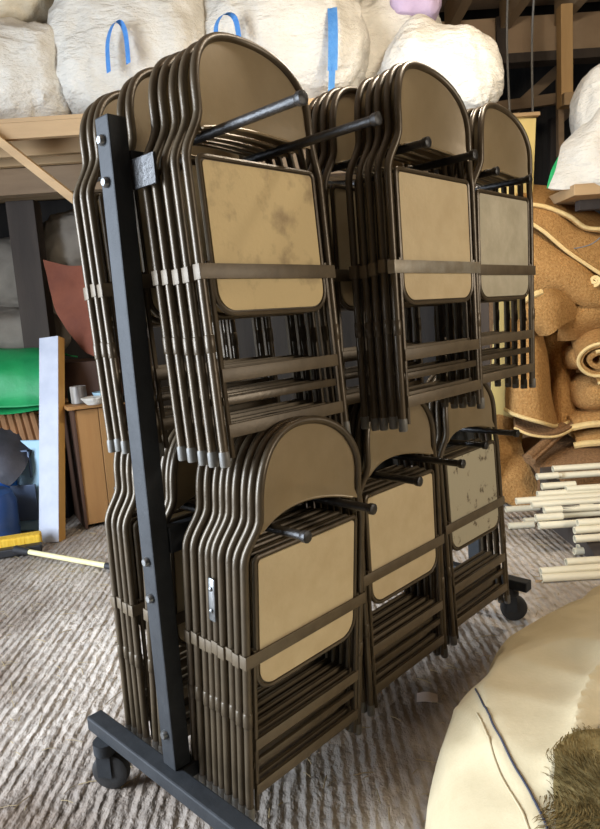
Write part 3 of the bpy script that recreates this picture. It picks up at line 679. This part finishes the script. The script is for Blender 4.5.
# shelf with bag at the right edge
sh = empty('pine_shelf', (2.3, 4.45, 2.0)); tag(sh, 'pine shelf at the right edge above the carpets', 'shelf')
bm = B(); box(bm, (1.83, 4.25, 2.035), (4.60, 4.85, 2.105), .004); wobj('board', bm, M['pine_h'], False, parent=sh)
bm = B(); box(bm, (1.95, 4.45, 1.97), (2.95, 4.52, 2.035), .004); wobj('bearer', bm, M['dark_wood'], False, parent=sh)
sb = empty('sack', (2.1, 4.5, 2.11)); tag(sb, 'white fabric sack with a green stripe leaning on the pine shelf', 'sack')
bm = B(); loft(bm, [[(1.76, 4.42, 2.11), (1.84, 4.46, 2.3), (1.88, 4.5, 2.38), (2.01, 4.5, 2.5), (2.15, 4.5, 2.67), (2.37, 4.5, 2.9)],
                     [(1.8, 4.36, 2.1), (1.87, 4.34, 2.24), (1.92, 4.32, 2.34), (2.0, 4.32, 2.42), (2.1, 4.32, 2.54), (2.29, 4.34, 2.73)],
                     [(1.89, 4.32, 2.1), (1.94, 4.28, 2.15), (2.0, 4.26, 2.19), (2.07, 4.26, 2.24), (2.18, 4.26, 2.3), (2.32, 4.28, 2.47)],
                     [(1.95, 4.3, 2.1), (2.03, 4.27, 2.1), (2.1, 4.26, 2.12), (2.18, 4.26, 2.13), (2.28, 4.26, 2.16), (2.39, 4.28, 2.22)]], 40, 30, .03, .02, 7, seed=3)
wobj('fabric', bm, M['bag'], parent=sb)
bm = B(); loft(bm, [[(1.73, 4.44, 2.12), (1.77, 4.46, 2.23), (1.84, 4.5, 2.33)], [(1.77, 4.395, 2.1), (1.81, 4.4, 2.2), (1.86, 4.44, 2.31)]], 12, 8, .01, .004, 7); wobj('stripe', bm, M['green'], parent=sb)
bm = B(); sack(bm, (2.24, 4.6, 2.55), (.22, .22, .36), amp=.04, seed=44); tag(wobj('bulk_bag', bm, M['bag']), 'white bag at the right edge standing on the pine shelf', 'bag')
bm = B(); tube(bm, crom([(2.02, 4.24, 2.04), (2.06, 4.23, 1.86), (1.98, 4.3, 1.74), (1.9, 4.45, 1.72)], 20), .004, 6); tag(wobj('power_cable', bm, M['cable']), 'thin grey cable hanging below the pine shelf', 'cable')

# ---- pipes
def pipe(x0, y0, z, yaw, length, r=.027):
    bm = B(); n = 14
    prof = [(r, 0), (r, length), (r-.004, length), (r-.004, length-.12)]
    mt = Matrix.Translation((x0, y0, z)) @ Matrix.Rotation(yaw, 4, 'Z') @ Matrix.Rotation(R(90), 4, 'Y')
    prof = [(r-.005, .15), (r-.005, 0), (r, 0), (r, length)]
    rings = [[bm.verts.new(mt @ Vector((a*math.cos(2*math.pi*k/n), a*math.sin(2*math.pi*k/n), b))) for k in range(n)] for a, b in prof]
    for a, b in zip(rings, rings[1:]):
        for k in range(n): bm.faces.new((a[k], a[(k+1) % n], b[(k+1) % n], b[k]))
    bm.faces.new(rings[0]); bm.faces.new(rings[-1])
    o = wobj('plastic_pipe', bm, M['pipe']); return o
PL = []
PX = [
 ((1.15, 3.06, 0.01), 2.0), ((1.16, 3.1, 0.04), 2.0), ((1.31, 3.15, 0.06), 1.8), ((1.45, 3.38, -0.0), .20), ((1.49, 3.43, 0.01), .16),
 ((1.56, 3.5, 0.01), .24), ((1.41, 3.28, 0.13), 1.8), ((1.43, 3.33, 0.16), 1.8), ((1.46, 3.36, 0.19), 1.8), ((1.25, 3.86, -0.0), .155),
 ((1.28, 3.44, 0.16), 2.0), ((1.37, 3.93, 0.02), .18), ((1.27, 3.46, 0.2), .15), ((1.42, 3.54, 0.18), 2.0), ((1.34, 3.52, 0.22), 2.0),
 ((1.29, 4.04, 0.07), .22), ((1.3, 3.6, 0.23), 2.1), ((1.23, 3.66, 0.24), 2.1), ((1.37, 3.7, 0.26), 2.1), ((1.42, 3.76, 0.29), .2),
 ((1.54, 3.7, 0.28), 2.0), ((1.42, 3.84, 0.33), .13), ((1.55, 3.86, 0.32), 2.0), ((1.55, 3.92, 0.35), 2.0)]
WD = 'lowest second third fourth fifth sixth seventh eighth ninth tenth eleventh twelfth thirteenth fourteenth fifteenth sixteenth seventeenth eighteenth nineteenth twentieth twenty-first twenty-second twenty-third topmost'.split()
for i, ((a, d, z), l) in enumerate(PX):
    o = pipe(a, d, max(z, .021), random.uniform(-.012, .012), l, .0205)
    w = WD[i] if i in (0, len(PX)-1) else WD[i] + ' from the bottom'
    tag(o, 'cream plastic pipe%s, %s of the pile at the right' % (' offcut' if l < .5 else '', w), 'pipe', 'cream pipes piled at the right')
    if i == 14:
        for s in (.10, .28, .72):
            bm = B(); tube(bm, [(a+s, d, max(z, .021)), (a+s+.10, d, max(z, .021))], .0212, 14, False); wobj('tape', bm, M['tape'], parent=o)
for x in (1.50, 2.6):
    bm = B()
    vs = [bm.verts.new(p) for p in ((x, 3.13, 0), (x+.07, 3.13, 0), (x+.07, 4.0, 0), (x, 4.0, 0), (x, 3.13, .005), (x+.07, 3.13, .005), (x+.07, 4.0, .345), (x, 4.0, .345))]
    for f in ((0, 1, 2, 3), (4, 5, 6, 7), (0, 1, 5, 4), (1, 2, 6, 5), (2, 3, 7, 6), (3, 0, 4, 7)): bm.faces.new([vs[i] for i in f])
    tag(wobj('timber_bearer', bm, M['dark_wood'], False), 'dark timber bearer under the cream pipes, %s one' % ('nearer the rack' if x < 2 else 'right-hand'), 'timber')

# ---- canvas bundle in the foreground
OUT = [(.15, .88), (.155, 1.16), (.215, 1.40), (.335, 1.64), (.48, 1.85), (.63, 2.02), (.84, 2.20), (1.12, 2.36), (1.5, 2.42), (1.9, 2.25), (2.1, 1.8), (2.1, 1.2), (1.7, .78), (1.1, .62), (.5, .66)]
def closed_crom(p, n):
    k = len(p); out = []
    for i in range(n):
        t = i/n*k; j = int(t); f = t-j
        p0, p1, p2, p3 = [Vector((*p[(j+s) % k], 0)) for s in (-1, 0, 1, 2)]
        out.append(.5*((2*p1)+(p2-p0)*f+(2*p0-5*p1+4*p2-p3)*f*f+(3*p1-p0-3*p2+p3)*f**3))
    return out
CEN = Vector((1.15, 1.5, 0)); HC = .50
F1 = [(.60, 1.85), (.53, 1.68), (.47, 1.58), (.42, 1.45)]
F2 = [(.98, 1.72), (.78, 1.60), (.62, 1.42), (.55, 1.28), (.46, 1.18)]
F3 = [(.86, 1.45), (.68, 1.36), (.60, 1.30)]
F4 = [(.40, 1.62), (.395, 1.42), (.395, 1.25), (.40, 1.0)]
def fold(p, line, w):
    d = 9.
    for a, b in zip(line, line[1:]):
        a = Vector(a); b = Vector(b); q = p.xy
        t = max(0, min(1, (q-a).dot(b-a)/(b-a).length_squared)); d = min(d, (q-a-(b-a)*t).length)
    return math.exp(-d/w)
def cloth_pt(e, s):
    """e: outline point, s: 0 at the foot .. 1 at the crown"""
    k = s
    ang = k*math.pi/2
    rad = math.cos(ang)**.62; zz = HC*math.sin(ang)**.80
    p = CEN.lerp(e, rad*1.0); p.z = zz
    w = p*2.4
    f = noise.noise(w*.7)*.05 + (1-abs(noise.noise(w*1.3+Vector((3, 1, 2)))*2))*.022 + (1-abs(noise.noise(Vector((w.x*2.2+w.y*1.5, w.y*1.1, w.z*2))+Vector((8, 3, 1)))*2))*.016
    f += .030*fold(p, F1, .045) + .040*fold(p, F2, .04) - .030*fold(p, F3, .05) + .016*fold(p, F4, .03)
    nrm = (p-Vector((CEN.x, CEN.y, -.1))).normalized()
    fade = min(1, s*6)
    return p + nrm*(f-.035)*fade
bm = B(); oc = closed_crom(OUT, 260); NS = 90; g = []
for j in range(NS): g.append([bm.verts.new(cloth_pt(e, j/NS)) for e in oc])
tp = bm.verts.new(cloth_pt(oc[0], 1.0))
for a, b in zip(g, g[1:]):
    for k in range(len(oc)): bm.faces.new((a[k], a[(k+1) % len(oc)], b[(k+1) % len(oc)], b[k]))
for k in range(len(oc)): bm.faces.new((g[-1][k], g[-1][(k+1) % len(oc)], tp))
bm.faces.new(g[0][::-1])
cl = tag(wobj('canvas_bundle', bm, M['cloth']), 'big cream canvas bundle lying on the floor in the right foreground', 'bundle')
from mathutils.bvhtree import BVHTree
dg = bpy.context.evaluated_depsgraph_get()
bvh = BVHTree.FromPolygons([v.co + cl.location for v in cl.data.vertices], [p.vertices[:] for p in cl.data.polygons])
def drop(x, y, up=.004):
    h = bvh.ray_cast(Vector((x, y, 3)), Vector((0, 0, -1)))
    return (h[0] + h[1]*up) if h[0] else Vector((x, y, up))
def surf_line(pts, n=60):
    return [drop(p.x, p.y, .002) for p in crom([(*q, 0) for q in pts], n)]
bm = B(); tube(bm, surf_line([(.422, 1.6), (.412, 1.42), (.41, 1.29), (.414, 1.2), (.413, 1.096), (.41, .95)]), .0028, 6); wobj('seam', bm, M['seam'], parent=cl)
bm = B(); sl = surf_line([(.397, 1.5), (.388, 1.38), (.383, 1.269), (.385, 1.178), (.385, 1.093), (.38, .95)])
tube(bm, sl, .0025, 6); wobj('hem', bm, M['cloth'], parent=cl)
# fur throw
bm = B(); FU = [(.435, 1.10), (.50, 1.24), (.62, 1.30), (.80, 1.30), (.9, 1.20), (.88, .95), (.7, .82), (.5, .84), (.40, .95)]
fo = closed_crom(FU, 60); fc = Vector((.66, 1.08, 0)); rows = []
for j in range(13):
    s = 1-j/13
    rows.append([bm.verts.new(drop(*(fc.lerp(e, s).xy), .006+.022*(1-s**4))) for e in fo])
for a, b in zip(rows, rows[1:]):
    for k in range(60): bm.faces.new((a[k], a[(k+1) % 60], b[(k+1) % 60], b[k]))
bm.faces.new(rows[-1]);
fur = tag(wobj('fur_throw', bm, M['fur']), 'shaggy olive brown fur throw on top of the cream canvas bundle', 'throw')
bm = B(); rnd = random.Random(5)
for i in range(16000):
    a = rnd.choice(fo); s = math.sqrt(rnd.random())
    x, y = fc.lerp(a, s*1.02).xy
    p = drop(x+rnd.uniform(-.02, .02), y+rnd.uniform(-.02, .02), .022*(1-s**4))
    cl_d = Vector((-.35+.8*noise.noise(p*7), -.75+.8*noise.noise(p*7+Vector((9, 0, 0))), .42)).normalized()
    l = rnd.uniform(.022, .042); sd = cl_d.cross(Vector((rnd.random(), rnd.random(), 1))).normalized()*.0011
    v = [bm.verts.new(p-sd), bm.verts.new(p+sd), bm.verts.new(p+cl_d*l*.6+sd*.8-Vector((0, 0, .001))), bm.verts.new(p+cl_d*l*.6-sd*.8-Vector((0, 0, .001))), bm.verts.new(p+cl_d*l-Vector((0, 0, l*.22)))]
    bm.faces.new((v[0], v[1], v[2], v[3])); bm.faces.new((v[3], v[2], v[4]))
pile = wobj('pile', bm, M['fur'], True, parent=fur); pile['kind'] = 'stuff'

# ---- small things on the floor
bm = B(); loft(bm, [[(-.037, -.025, .003), (0, -.025, .006), (.037, -.025, .003)], [(-.037, .025, .004), (0, .025, .012), (.037, .025, .003)]], 8, 6, .0015)
pp = link_mesh('paper_scrap', bm, M['paper'], True, (0.39, 2.15, 0.0)); pp.rotation_euler = (0, 0, R(-12)); tag(pp, 'small white paper scrap on the dark floor by the canvas bundle', 'paper')
bm = B(); rnd = random.Random(3)
for i in range(900):
    x = rnd.uniform(-2.2, 1.6); y = rnd.uniform(1.3, 4.4); a = rnd.uniform(0, math.pi); l = rnd.uniform(.008, .035)*(1 if rnd.random() < .9 else 2)
    dx, dy = math.cos(a)*l, math.sin(a)*l
    tube(bm, [(x-dx, y-dy, .003), (x, y, .006), (x+dx, y+dy, .003)], rnd.uniform(.0008, .0018), 4)
tag(link_mesh('straw_litter', bm, M['straw'], True), 'bits of straw and dust scattered over the concrete floor', 'straw', kind='stuff')
bm = B(); box(bm, (0, 0, 0), (.06, .012, .01), .002); o = link_mesh('wood_splinter', bm, M['pine_h'], False, (1.12, 3.06, 0.0)); tag(o, 'small wood splinter on the floor beside the far caster', 'splinter')

# ================================================================== lights
def light(name, kind, loc, col, power, size=.2, target=None, sy=None):
    l = bpy.data.lights.new(name, kind); l.color = col; l.energy = power
    if kind == 'AREA':
        l.size = size
        if sy: l.shape = 'RECTANGLE'; l.size_y = sy
    else: l.shadow_soft_size = size
    o = bpy.data.objects.new(name, l); C.objects.link(o); o.location = loc
    if target is not None: o.rotation_euler = (Vector(target)-Vector(loc)).to_track_quat('-Z', 'Y').to_euler()
    return o
light('loft_lamp', 'POINT', (.55, 3.2, 2.55), (1, .91, .76), 24, .10)
light('ceiling_lamp', 'POINT', (1.15, 2.6, 3.35), (1, .90, .74), 120, .12)
light('side_lamp', 'AREA', (3.6, .2, 2.0), (1, .91, .78), 85, 1.0, (.3, 2.0, 1.1))
light('doorway_daylight', 'AREA', (-3.45, 1.0, 1.65), (.76, .86, 1), 480, 1.9, (0, 1.0, 1.0), 2.7)
w = bpy.data.worlds.new('sky'); bpy.context.scene.world = w; w.use_nodes = True
w.node_tree.nodes['Background'].inputs[0].default_value = (.7, .82, 1, 1); w.node_tree.nodes['Background'].inputs[1].default_value = .35

# ================================================================== camera
cam = bpy.data.cameras.new('camera'); co = bpy.data.objects.new('camera', cam); C.objects.link(co)
cam.sensor_fit = 'HORIZONTAL'; cam.sensor_width = 36; cam.lens = 646.4735/600*36; cam.clip_start = .05; cam.clip_end = 100
p, r = R(8.575143), R(-3.814602)
fw = Vector((0, math.cos(p), -math.sin(p))); rt = Vector((1, 0, 0)); up = rt.cross(fw)
rt2 = rt*math.cos(r) + up*math.sin(r); up2 = up*math.cos(r) - rt*math.sin(r)
m4 = Matrix((rt2, up2, -fw)).transposed().to_4x4(); m4.translation = (0, 0, 1.390217); co.matrix_world = m4
sc = bpy.context.scene; sc.camera = co
sc.view_settings.view_transform = 'Standard'; sc.view_settings.look = 'None'; sc.view_settings.gamma = 1; sc.view_settings.use_curve_mapping = False
sc.view_settings.exposure = 0
